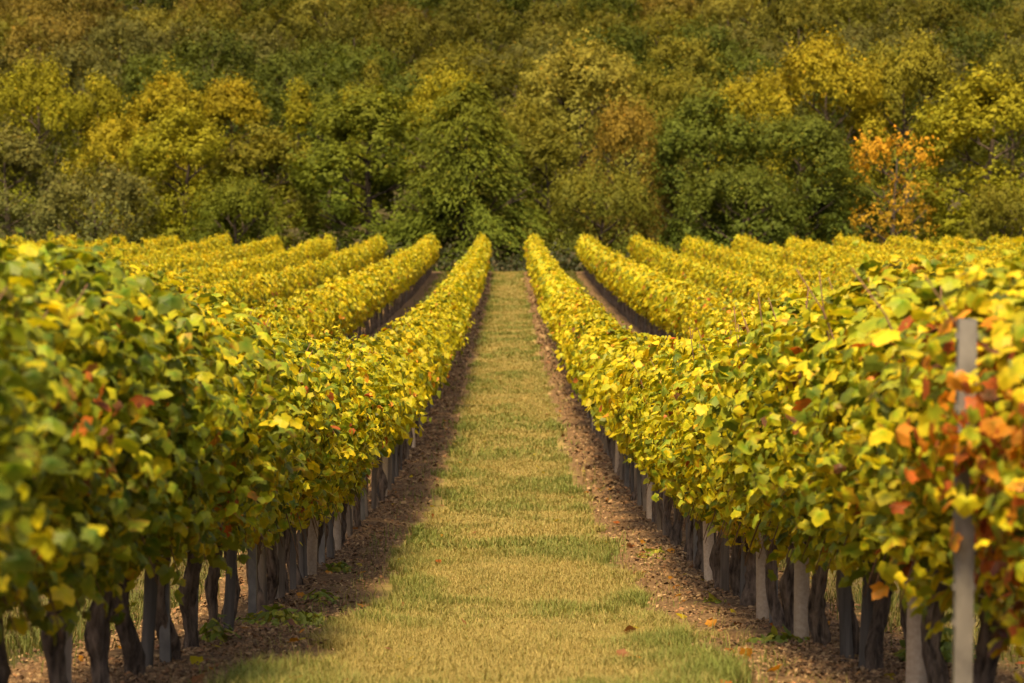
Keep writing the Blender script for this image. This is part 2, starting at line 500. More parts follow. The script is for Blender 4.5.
    if red_at:
        for (cx, cu, cz, rad, amt) in red_at:
            dd = np.sqrt((p[:, 0] - cx) ** 2 * 0.5 + (p[:, 1] - cu) ** 2 + (p[:, 2] - cz) ** 2)
            hit = (dd < rad * r.uniform(0.4, 1.2, cnt)) & (r.uniform(0, 1, cnt) < amt)
            pick = r.uniform(0, 1, cnt)[:, None]
            rc = np.where(pick < 0.38, RED, np.where(pick < 0.88, ORA, BRN)) * r.uniform(0.75, 1.25, (cnt, 1))
            c = np.where(hit[:, None], rc, c)
    cur = r.uniform(0.2, 3.4, cnt)
    for (px_, pu, z0, z1) in (clear or ()):                           # leaves tied back from the post
        ok = ~((p[:, 1] - pu < 0.12) & (p[:, 1] - pu > -0.5) & (p[:, 0] < px_ + 0.06) & (p[:, 2] > z0) & (p[:, 2] < z1) & (r.uniform(0, 1, len(p)) < 0.7))
        p, nrm, tip, s, c, cur = p[ok], nrm[ok], tip[ok], s[ok], c[ok], cur[ok]
    return p, nrm, tip, s, c, cur


def foliage_mesh(seed, length, count, size, lobed, **kw):
    r = np.random.default_rng(seed)
    p, n, t, s, c, cu = foliage_arrays(r, length, count, size, lobed, **kw)
    tv, tf = (LEAF_NEAR, LEAF_NEAR_F) if lobed else (LEAF_MID, LEAF_MID_F)
    v, f, idx = scatter(tv, tf, p, n, t, s, cu)
    k = len(tv)
    col = c[idx].reshape(-1, k, 3)
    if lobed:                                                         # greener along the veins, some leaves with burnt edges
        col[:, 0] *= (0.80, 0.95, 0.9)
        col[:, 1:] *= (1.06, 1.02, 1.0)
        blend = r.uniform(0, 1, len(col)) < 0.4
        col[blend, 0] *= (0.58, 0.82, 0.9)
        burnt = r.uniform(0, 1, len(col)) < 0.13
        edge = (r.uniform(0, 1, (len(col), k)) < 0.55) & burnt[:, None]
        edge[:, 0] = False
        col[edge] *= (0.62, 0.36, 0.5)
    return mesh_np('foliage', v, f, col.reshape(-1, 3), M_VINE)


def trunk_mesh(seed, fine=True):
    r = np.random.default_rng(seed)
    n = 22 if fine else 7
    z = np.linspace(-0.06, 0.74, n)
    q = np.linspace(0, 1, n)
    lean = r.normal(size=2) * 0.03
    wob = r.uniform(0, 6.28, 4)
    path = np.stack([lean[0] * q + 0.012 * np.sin(q * 6 + wob[0]) + 0.012 * np.sin(q * 13 + wob[1]), lean[1] * q * 1.6 + 0.015 * np.sin(q * 5 + wob[2]) + 0.012 * np.sin(q * 14 + wob[3]), z], 1)
    rad = 0.028 * (1 + 0.22 * np.exp(-q * 9) + 0.25 * np.exp(-((q - 0.93) / 0.12) ** 2) + 0.10 * np.sin(q * 11 + wob[1])) * r.uniform(0.8, 1.15)
    for kk in range(4):                                               # knots and old pruning scars
        rad = rad * (1 + r.uniform(0.1, 0.35) * np.exp(-((q - r.uniform(0.15, 0.95)) / 0.045) ** 2))
    mb = MB()
    mb.add(*tube(path, rad, 22 if fine else 6, 0.11, seed, True, 0.17))
    for sgn in (-1, 1):                                              # the two short arms of the head
        q2 = np.linspace(0, 1, 7 if fine else 4)
        arm = path[-1] + np.stack([0.02 * np.sin(q2 * 4 + wob[0]), sgn * 0.42 * q2, -0.05 + 0.07 * np.sin(q2 * 2.2)], 1)
        mb.add(*tube(arm, 0.026 * (1 - 0.6 * q2) + 0.004, 8 if fine else 5, 0.08, seed + 3, True, 0.1))
    return mb.mesh('trunk', M_VBARK, True)


def canes_mesh(seed):
    r = np.random.default_rng(seed)
    mb = MB()
    for k in range(7):
        q = np.linspace(0, 1, 7)
        u0 = r.uniform(-0.42, 0.42); x1 = r.normal() * 0.14
        path = np.stack([x1 * q + 0.03 * np.sin(q * 7 + k), u0 + 0.15 * r.normal() * q, 0.70 + (0.85 + 0.2 * r.uniform()) * q], 1)
        mb.add(*tube(path, 0.0055 - 0.003 * q, 5, 0, k))
    for k in range(4):                                                # a few bare ends hanging below the curtain
        q = np.linspace(0, 1, 6); u0 = r.uniform(-.4, .4); s_ = r.choice((-1, 1))
        path = np.stack([s_ * (0.1 + 0.14 * q), u0 + 0.12 * q * r.normal(), 0.85 - 0.42 * q ** 1.4], 1)
        mb.add(*tube(path, 0.004 - 0.002 * q, 5, 0, k))
    return mb.mesh('canes', M_CANE, True)


def vine_height(d):
    return float(np.interp(d, [5, 6, 7, 8, 9.4, 12, 15, 22, 35, 50, 100, 137], [1.10, 1.16, 1.25, 1.34, 1.43, 1.46, 1.50, 1.56, 1.68, 1.80, 1.93, 2.0])) / 1.62


TRUNKS = [trunk_mesh(100 + i) for i in range(7)]
CANES = [canes_mesh(140 + i) for i in range(4)]
MIDFOL = [foliage_mesh(200 + i, 0.95, 1300, 0.075, False, wide=0.34, zb0=0.80, jit=0.52, green=0.16 + 0.06 * (i % 3), red_frac=0.006 + 0.008 * (i % 2)) for i in range(8)]
NEAR_D = 21.0

right_vines = [5.55, 6.4, 7.17, 8.1, 8.8, 9.45, 10.35, 11.2, 12.0, 12.65, 13.6, 14.5, 15.4, 16.15, 17.0, 17.85, 18.7, 19.6, 20.5]
left_vines = [5.2, 6.05, 6.85, 7.7, 8.5, 9.2, 10.05, 10.9, 11.9, 12.85, 13.8, 14.7, 15.6, 16.4, 17.15, 17.85, 18.6, 19.4, 20.2, 21.0]
IND_D = 58.0
RED_SPOTS = {   # (side, index): patches of turned leaves, local (across, along, height, radius, share)
    (1, 0): [(-.25, .15, 1.1, .42, .55), (-.25, .3, .75, .3, .55)], (1, 1): [(-.25, -.3, 1.2, .42, .55), (-.22, .1, 1.45, .13, .7), (-.25, -.3, .75, .28, .55)], (1, 2): [(-.2, -.2, 1.5, .1, .7)],
    (1, 3): [(-.25, -.3, 1.38, .2, .7), (-.28, -.3, .62, .18, .5)], (1, 5): [(-.2, .2, 1.2, .1, .7)], (1, 7): [(-.3, .1, 1.3, .14, .7)], (1, 9): [(-.3, .1, .7, .13, .7)],
    (1, 12): [(-.3, 0, 1.1, .12, .8)], (1, 16): [(-.3, 0, .9, .14, .7)], (-1, 2): [(.28, -.3, 1.25, .16, .85), (.28, -.15, .98, .12, .6)], (-1, 4): [(.28, 0, 1.15, .10, .8)],
    (-1, 6): [(.28, 0, .75, .14, .7)], (-1, 8): [(.28, .1, .62, .16, .7)], (-1, 11): [(.28, 0, .72, .18, .6)], (-1, 15): [(.3, .1, 1.3, .17, .85)], (-1, 17): [(.3, 0, .8, .14, .6)],
}


def row_positions(side, k):
    if k == 0:
        ds = list(right_vines if side > 0 else left_vines)
    else:
        ds = [5.6 + random.random() * 0.8]
    while ds[-1] < ROW_END - 1.0:
        ds.append(ds[-1] + 0.93 + random.uniform(-0.07, 0.07))
    return ds


SIDE = {1: 'right', -1: 'left'}
n_ind = 0
rest = []            # (x, d, k) of the vines that go into the mass
for k in range(0, 13):
    for side in (-1, 1):
        x = side * (k + 0.5) * SP
        ds = row_positions(side, k)
        vis = 0
        for i, d in enumerate(ds):
            inview = abs(x) < d * 512 / FPX + 0.45
            if d > IND_D or not inview:
                rest.append((x, d, k))
                continue
            vis += 1
            n_ind += 1
            hs = vine_height(d) * random.uniform(0.95, 1.06)
            if k == 0:
                look = 'grapevine'
                if (side, i) in RED_SPOTS:
                    look = 'grapevine with a patch of red and orange leaves'
                elif d < 11 and side < 0:
                    look = 'green-leaved grapevine with a thick dark trunk'
                elif d < 13:
                    look = 'leafy yellow-green grapevine with a thick dark trunk'
                elif d < 30:
                    look = 'bright yellow-green grapevine'
                else:
                    look = 'small distant yellow grapevine'
                label = f'{look}, {ordw(vis)} from the front, {SIDE[side]} inner row'
                group = f'grapevines of the row {SIDE[side]} of the grass path'
            else:
                label = f'yellow-green grapevine merged into the {ordw(k + 1)} row to the {SIDE[side]} of the grass path'
                group = f'grapevines of the {ordw(k + 1)} row {SIDE[side]} of the grass path'
            t = thing('grapevine', (x + random.uniform(-.03, .03), d, zgf(d)), label, 'grapevine', group, 0 if random.random() < 0.5 or k == 0 else math.pi, (random.uniform(0.82, 1.18), 1, hs))
            tr = obj('trunk', random.choice(TRUNKS), t)
            tr.rotation_euler = (0, 0, random.choice((0, math.pi)))
            tr.scale = (1, 1, 1 / hs)
            if d < NEAR_D and k == 0:
                nb = ds[i + 1] - d if i + 1 < len(ds) else 0.93
                green = 0.64 - 0.030 * (d - 7) if side < 0 else 0.36 - 0.018 * (d - 7)  # left row greener, its shaded near face put into the leaf colour too
                fm = foliage_mesh(500 + i + (0 if side < 0 else 60), 0.95, 2350, 0.057, True, green=green, zb0=float(np.interp(d, [6, 9, 12, 21], [0.44, 0.55, 0.60, 0.65])) / hs, clear=[(1.10 - x, 6.0 - d, 0.90 / hs, 1.3 / hs), (1.10 - x, 6.0 - d, 0.0, 0.62 / hs)] if side > 0 and i < 3 else None, red_at=RED_SPOTS.get((side, i)), red_frac=0.004)
                obj('foliage', fm, t)
                obj('canes', random.choice(CANES), t)
            else:
                obj('foliage', random.choice(MIDFOL), t)


def build_far_vines():
    protos = []
    for i in range(6):
        r = np.random.default_rng(700 + i)
        p, n, t, s, c, cu = foliage_arrays(r, 0.95, 430, 0.122, False, wide=0.27, zb0=0.80, jit=0.40, green=0.13 + 0.03 * (i % 3), red_frac=0.004)
        v, f, idx = scatter(LEAF_MID, LEAF_MID_F, p, n, t, s, cu)
        protos.append((v, f, c[idx]))
    tprotos = []
    for i in range(3):
        me = trunk_mesh(160 + i, False)
        v = np.empty(len(me.vertices) * 3, dtype=np.float32); me.vertices.foreach_get('co', v)
        fs = {}
        for q in me.polygons:
            fs.setdefault(len(q.vertices), []).append(list(q.vertices))
        tprotos.append((v.reshape(-1, 3).astype(float), [np.array(a) for a in fs.values()]))
        bpy.data.meshes.remove(me)
    fol, trk = MB(), MB()
    for (x, d, k) in rest:
        if d < 2:
            continue
        v, f, c = random.choice(protos)
        hs = vine_height(d) * random.uniform(0.92, 1.07)
        sgn = random.choice((-1, 1))
        w = v * (sgn * random.uniform(0.85, 1.1) * (1.25 if k < 2 else 0.95), sgn, hs * (1 if k < 2 else 0.97)) + (x, d, zgf(d))
        fol.add(w, f, c * random.uniform(0.88, 1.12) * (random.uniform(0.93, 1.05), 1, 1))
        if k < 4 or d < 40:
            tv, tp = random.choice(tprotos)
            trk.add(tv + (x, d, zgf(d)), tp)
    a = fol.mesh('distant_vine_rows', M_VINE)
    # trunks share the object through a second material slot
    nb = len(a.vertices)
    tm = trk.mesh('tmp', M_VBARK, True)
    import bmesh
    bm = bmesh.new(); bm.from_mesh(tm)
    for f in bm.faces:
        f.material_index = 1
    base = bmesh.new()
    bm.to_mesh(tm); bm.free(); base.free()
    o = obj('distant_vine_rows', a)
    a.materials.append(M_VBARK)
    kind(o, 'stuff')
    o['label'] = 'mass of distant yellow vine rows running to the edge of the wood'
    p = obj('vine_trunks', tm, o)
    tm.materials.clear(); tm.materials.append(M_VBARK)
    tm.polygons.foreach_set('material_index', np.zeros(len(tm.polygons), dtype=np.int32))
    kind(p, 'stuff')


build_far_vines()

# ------------------------------------------------------------------ posts, stakes, vine guards, wires


def metal_post_mesh(h):
    mb = MB()
    # open C profile
    mb.box((0, 0.0, h / 2 - 0.1), (0.043, 0.004, h + 0.2))
    for s in (-1, 1):
        mb.box((s * 0.020, 0.0175, h / 2 - 0.1), (0.003, 0.031, h + 0.2))
        mb.box((s * 0.0135, 0.0345, h / 2 - 0.1), (0.010, 0.003, h + 0.2))
    for i in range(9):                                                # wire lugs along the flanges
        z = 0.5 + i * (h - 0.55) / 8
        for s in (-1, 1):
            mb.box((s * 0.0245, 0.012, z), (0.006, 0.012, 0.02))
    return mb.mesh('metal_post', M_METAL)


def stake_mesh(h, w, mat, seed, square):
    r = np.random.default_rng(seed)
    n = 9
    z = np.linspace(-0.1, h, n)
    q = np.linspace(0, 1, n)
    path = np.stack([0.012 * np.sin(q * 3 + seed) + 0.02 * r.normal() * q, 0.03 * r.normal() * q, z], 1)
    v, p = tube(path, np.full(n, w / 2) * (1 - 0.08 * q), 4 if square else 9, 0.03 if square else 0.05, seed)
    mb = MB(); mb.add(v, p)
    return mb.mesh('wooden_stake', mat, not square)


def guard_mesh(h):
    """hollow plastic sleeve round a young vine, with a rolled rim"""
    mb = MB()
    prof = [(0.036, -0.02), (0.036, h * 0.5), (0.0365, h - 0.012), (0.040, h - 0.004), (0.039, h), (0.034, h - 0.004), (0.0335, 0.0)]
    s = 20
    ang = np.linspace(0, 2 * np.pi, s, endpoint=False)
    v = np.array([[rr * np.cos(a) * (1.05 if math.cos(a) > 0 else 1), rr * np.sin(a), z] for rr, z in prof for a in ang])
    i = np.arange(len(prof) - 1)[:, None] * s; j = np.arange(s)[None]; j2 = (j + 1) % s
    mb.add(v, np.stack([i + j, i + j2, i + s + j2, i + s + j], 2).reshape(-1, 4))
    return mb.mesh('vine_guard', M_GUARD, True)


POST_H = 1.42
P_METAL = metal_post_mesh(POST_H)
P_STAKE = [stake_mesh(1.05 + 0.1 * i, 0.05 + 0.006 * i, M_WOOD, 20 + i, i % 2 == 0) for i in range(4)]
P_DARK = [stake_mesh(1.0 + 0.1 * i, 0.055, M_DARKWOOD, 30 + i, i % 2 == 1) for i in range(3)]
P_GUARD = [guard_mesh(0.62 + 0.06 * i) for i in range(3)]


def put(name, me, x, d, label, cat, group, rot=0.0, tilt=0.0):
    o = obj(name, me, None, (x, d, zgf(d) - 0.01))
    o.rotation_euler = (R(random.uniform(-tilt, tilt)), R(random.uniform(-tilt, tilt)), rot)
    o['label'] = label; o['category'] = cat; o['group'] = group
    return o


for side in (-1, 1):
    sd = SIDE[side]
    # steel posts
    ds = [6.0, 12.9, 18.2] if side > 0 else [10.0, 13.4, 18.4]
    step = 5.3
    while ds[-1] < ROW_END - step:
        ds.append(ds[-1] + step)
    for i, d in enumerate(ds):
        lab = f'grey galvanised steel post, {ordw(i + 1)} from the front in the {sd} inner row'
        put('metal_post', P_METAL, 1.10 if d == 6.0 else side * 1.38, d, lab, 'vineyard post', f'steel posts of the row {sd} of the grass path', 0, 1.2).scale = (1, 1, 0.80 if d == 6.0 else vine_height(d) * 1.0)
    # cream guards
    gs = [(8.33), 11.6, 13.35, 16.9, 24.0, 31.2, 39.5] if side > 0 else [17.3, 19.9, 27.5, 36.0, 52.0, 60.5, 71.0]
    for i, d in enumerate(gs):
        lab = f'cream plastic vine guard tube, {ordw(i + 1)} from the front in the {sd} inner row'
        put('vine_guard', P_GUARD[i % 3], side * 1.37, d, lab, 'vine guard', f'vine guard tubes of the row {sd} of the grass path', random.uniform(0, 6), 2.0)
    # wooden stakes beside the vines
    st = [9.66, 10.3, 10.55, 12.35, 15.0, 15.9, 17.5] if side > 0 else [8.05, 9.6, 11.25, 12.3, 14.3, 15.2, 16.0, 17.0]
    while st[-1] < 70:
        st.append(st[-1] + random.choice((0.75, 0.95, 1.1)))
    for i, d in enumerate(st):
        dark = (side > 0 and i in (1, 2, 4)) or random.random() < 0.4
        lab = f'{"dark" if dark else "weathered grey-brown"} wooden vine stake, {ordw(i + 1)} from the front in the {sd} inner row'
        put('wooden_stake', random.choice(P_DARK if dark else P_STAKE), side * 1.4 + random.uniform(-.05, .05), d, lab, 'wooden stake', f'wooden stakes of the row {sd} of the grass path', random.uniform(0, 6), 2.0)
    # posts of the next rows
    for k in (1, 2):
        x = side * (k + .5) * SP
        d = abs(x) * FPX / 512 + 3
        while d < 110:
            lab = f'small grey steel post half hidden in the {ordw(k + 1)} vine row on the {sd}'
            put('metal_post', P_METAL, x - side * 0.05 * 0, d, lab, 'vineyard post', f'steel posts of the {ordw(k + 1)} row {sd} of the grass path', 0, 1.2).scale = (1, 1, vine_height(d))
            d += 5.3
    # trellis wires
    for j, (h, what) in enumerate(((0.52, 'lowest'), (0.80, 'middle'), (1.25, 'upper'))):
        q = np.concatenate([np.arange(5.0, 60, 1.3), np.arange(60, ROW_END, 4)])
        hh = np.array([vine_height(a) for a in q])
        path = np.stack([np.full(len(q), side * 1.4 - side * 0.05), q, zg(q) + h * hh + 0.012 * np.sin(q * 2.4)], 1)
        v, p = tube(path, np.full(len(q), 0.0028), 5)
        mb = MB(); mb.add(v, p)
        o = obj('trellis_wire', mb.mesh('trellis_wire', M_WIRE, True))
        o['label'] = f'{what} thin steel trellis wire along the vine row {sd} of the grass path'
        o['category'] = 'wire'; o['group'] = f'trellis wires {sd} of the grass path'


# ------------------------------------------------------------------ grass, mulch, fallen leaves, weeds


def build_grass():
    r = np.random.default_rng(3)
    P, S, W, T = [], [], [], []
    zones = [(0, 6.5, 13, 8500, .072, .0036), (0, 13, 20, 5000, .072, .005), (0, 20, 34, 1500, .08, .010), (0, 34, 60, 620, .08, .017), (0, 60, 100, 230, .085, .03), (0, 100, 140, 110, .09, .05)]
    for k in (-1, 1):
        zones += [(k, 6.5, 20, 700, .10, .007), (k, 20, 45, 300, .10, .015), (k, 45, 140, 190, .11, .04)]
    for k in (-2, 2):
        zones += [(k, 30, 138, 110, .11, .04)]
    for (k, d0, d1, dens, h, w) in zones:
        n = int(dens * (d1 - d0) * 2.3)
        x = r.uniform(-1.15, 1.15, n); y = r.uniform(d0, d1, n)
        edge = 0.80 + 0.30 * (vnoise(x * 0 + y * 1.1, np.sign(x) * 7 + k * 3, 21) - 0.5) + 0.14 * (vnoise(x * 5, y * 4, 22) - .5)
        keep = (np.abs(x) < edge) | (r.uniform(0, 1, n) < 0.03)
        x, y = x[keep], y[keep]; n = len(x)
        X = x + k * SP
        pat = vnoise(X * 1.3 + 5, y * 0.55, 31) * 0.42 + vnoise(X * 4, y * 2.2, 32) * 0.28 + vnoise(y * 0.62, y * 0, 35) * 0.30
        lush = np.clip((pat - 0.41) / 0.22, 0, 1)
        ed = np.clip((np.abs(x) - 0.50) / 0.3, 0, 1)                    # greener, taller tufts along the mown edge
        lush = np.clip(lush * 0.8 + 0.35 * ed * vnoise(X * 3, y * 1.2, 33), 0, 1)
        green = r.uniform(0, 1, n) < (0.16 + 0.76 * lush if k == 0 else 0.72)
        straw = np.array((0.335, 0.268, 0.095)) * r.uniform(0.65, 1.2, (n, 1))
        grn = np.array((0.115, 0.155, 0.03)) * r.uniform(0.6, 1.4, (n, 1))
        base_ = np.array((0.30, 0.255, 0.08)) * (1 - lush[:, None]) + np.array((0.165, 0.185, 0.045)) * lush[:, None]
        T.append((0.5 * np.where(green[:, None], grn, straw) + 0.5 * base_) * (0.90 if k == 0 else 0.55))  # outer aisles dimmed, canopy shade put into the blade colour
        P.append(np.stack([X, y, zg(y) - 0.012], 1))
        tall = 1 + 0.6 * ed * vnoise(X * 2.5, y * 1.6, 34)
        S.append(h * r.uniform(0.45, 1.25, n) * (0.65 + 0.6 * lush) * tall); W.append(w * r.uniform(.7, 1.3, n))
    P, S, W, T = np.concatenate(P), np.concatenate(S), np.concatenate(W), np.concatenate(T)
    n = len(P)
    a = r.uniform(0, 6.283, n); bend = r.uniform(0.15, 1.0, n)
    d = np.stack([np.cos(a), np.sin(a), np.zeros(n)], 1)
    g = np.stack([-np.sin(a), np.cos(a), np.zeros(n)], 1)
    up = np.array((0, 0, 1.0))
    V = np.empty((n, 5, 3))
    V[:, 0] = P - g * W[:, None] / 2
    V[:, 1] = P + g * W[:, None] / 2
    mid = P + d * (S * bend * 0.3)[:, None] + up * (S * 0.62)[:, None]
    V[:, 2] = mid + g * (W * 0.4)[:, None]
    V[:, 3] = mid - g * (W * 0.4)[:, None]
    V[:, 4] = P + d * (S * bend * 0.95)[:, None] + up * (S * (1.0 - 0.3 * bend))[:, None]
    b = np.arange(n)[:, None] * 5
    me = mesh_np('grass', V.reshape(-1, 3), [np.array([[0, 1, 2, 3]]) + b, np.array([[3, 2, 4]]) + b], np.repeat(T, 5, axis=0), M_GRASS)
    o = kind(obj('grass', me), 'stuff')
    o['label'] = 'short straw-coloured and green grass of the mown path'


def build_mulch():
    r = np.random.default_rng(4)
    P, S, T = [], [], []
    for (d0, d1, dens, s) in ((6.5, 14, 1700, .012), (14, 26, 800, .016), (26, 60, 220, .03), (60, 137, 90, .06)):
        for side in (-1, 1):
            n = int(dens * (d1 - d0) * 1.1)
            x = side * (1.4 + r.normal(size=n) * 0.30); y = r.uniform(d0, d1, n)
            keep = (np.abs(x) > 0.86 + 0.1 * r.normal(size=n))
            x, y = x[keep], y[keep]; n = len(x)
            P.append(np.stack([x, y, zg(y) + 0.012 + r.uniform(0, .02, n)], 1)); S.append(s * np.clip(r.lognormal(0, 0.6, n), 0.3, 2.2))
            pal = np.array([(0.165, 0.102, 0.052), (0.125, 0.076, 0.04), (0.24, 0.165, 0.085), (0.08, 0.048, 0.028), (0.18, 0.095, 0.045)])
            T.append(pal[r.choice(5, n, p=(.3, .27, .18, .15, .10))] * r.uniform(.7, 1.25, (n, 1)))
    P, S, T = np.concatenate(P), np.concatenate(S), np.concatenate(T)
    n = len(P)
    tv = np.array([(-.5, -.3, 0), (.45, -.35, .05), (.5, .25, -.03), (-.35, .4, .06), (0, 0, .32)], dtype=float)
    tf = np.array([(0, 1, 4), (1, 2, 4), (2, 3, 4), (3, 0, 4)])
    nr = r.normal(size=(n, 3)) * 0.45 + (0, 0, 1)
    tv2 = tv
    v, f, idx = scatter(tv2, tf, P, nr, r.normal(size=(n, 3)), S)
    o = kind(obj('mulch', mesh_np('mulch', v, f, T[idx], M_CHIP)), 'stuff')
    o['label'] = 'brown soil crumbs and straw mulch under the vines'
    # fallen vine leaves
    n = 330
    y = 6.8 + 40 * r.uniform(0, 1, n) ** 1.8
    x = r.choice((-1, 1), n) * np.abs(1.15 + r.normal(size=n) * .4)
    c = np.array([ORA * .8, BRN * 1.4, YEL * .6, RED * .8])[r.choice(4, n, p=(.25, .4, .25, .1))]
    v, f, idx = scatter(LEAF_NEAR, LEAF_NEAR_F, np.stack([x, y, zg(y) + 0.03], 1), r.normal(size=(n, 3)) * .35 + (0, 0, 1), r.normal(size=(n, 3)), r.uniform(.03, .065, n), r.uniform(-1.2, 1.2, n))
    o = kind(obj('fallen_leaves', mesh_np('fallen_leaves', v, f, c[idx], M_VINE)), 'stuff')
    o['label'] = 'dry orange and brown vine leaves fallen on the soil'


def weed_mesh(seed, n, spread, h):
    r = np.random.default_rng(seed)
    a = r.uniform(0, 6.28, n); q = np.sqrt(r.uniform(0, 1, n)) * spread
    p = np.stack([np.cos(a) * q, np.sin(a) * q, h * r.uniform(0.1, 1, n) * (1 - 0.6 * q / spread)], 1)
    nr = np.stack([np.cos(a), np.sin(a), np.ones(n) * 1.1], 1) + r.normal(size=(n, 3)) * .4
    tp = np.stack([np.cos(a), np.sin(a), 0.4 * np.ones(n)], 1) + r.normal(size=(n, 3)) * .3
    c = np.where((r.uniform(0, 1, n) < .6)[:, None], (0.17, 0.22, 0.03), (0.32, 0.31, 0.04)) * r.uniform(.7, 1.2, (n, 1))
    v, f, idx = scatter(LEAF_MID * (.6, 1.2, 1), LEAF_MID_F, p, nr, tp, r.uniform(.03, .065, n))
    return mesh_np('weed', v, f, c[idx], M_VINE)


build_grass()
build_mulch()
WEEDS = [(-1.22, 13.0, 90, .22, .14, 'spreading bright green weed clump in front of the steel post left of the path'),
         (-1.02, 12.9, 70, .17, .10, 'low green weed clump at the grass edge left of the path'),
         (-1.35, 11.5, 40, .10, .18, 'upright green weed between two vine trunks on the left'),
         (-1.15, 15.2, 40, .12, .10, 'small yellowish weed by a stake on the left, behind the spreading clump'),
         (-1.2, 17.6, 40, .10, .13, 'small green weed on the left soil strip, farthest back of the left weeds'),
         (1.25, 11.4, 60, .18, .08, 'flat green weed beside the cream vine guard on the right'),
         (1.20, 14.6, 50, .15, .07, 'flat dull green weed in front of the dark stake on the right'),
         (1.75, 10.0, 150, .20, .18, 'leafy green weed behind the right vine trunks'),
         (1.15, 19.5, 40, .14, .08, 'small weed at the foot of the right row, farthest back of the right weeds')]
for i, (x, d, n, s, h, lab) in enumerate(WEEDS):
    o = obj('weed', weed_mesh(900 + i, int(n * 1.8), s * .9, h), None, (x, d, zgf(d)))
    o['label'] = lab; o['category'] = 'weed'; o['group'] = 'weeds on the soil strips'

# ------------------------------------------------------------------ the wood
TLEAF = np.array([(0, -.5, 0), (.34, 0, -.08), (0, .6, -.03), (-.34, 0, -.08)], dtype=float)
TLEAF_F = np.array([(0, 1, 2, 3)])


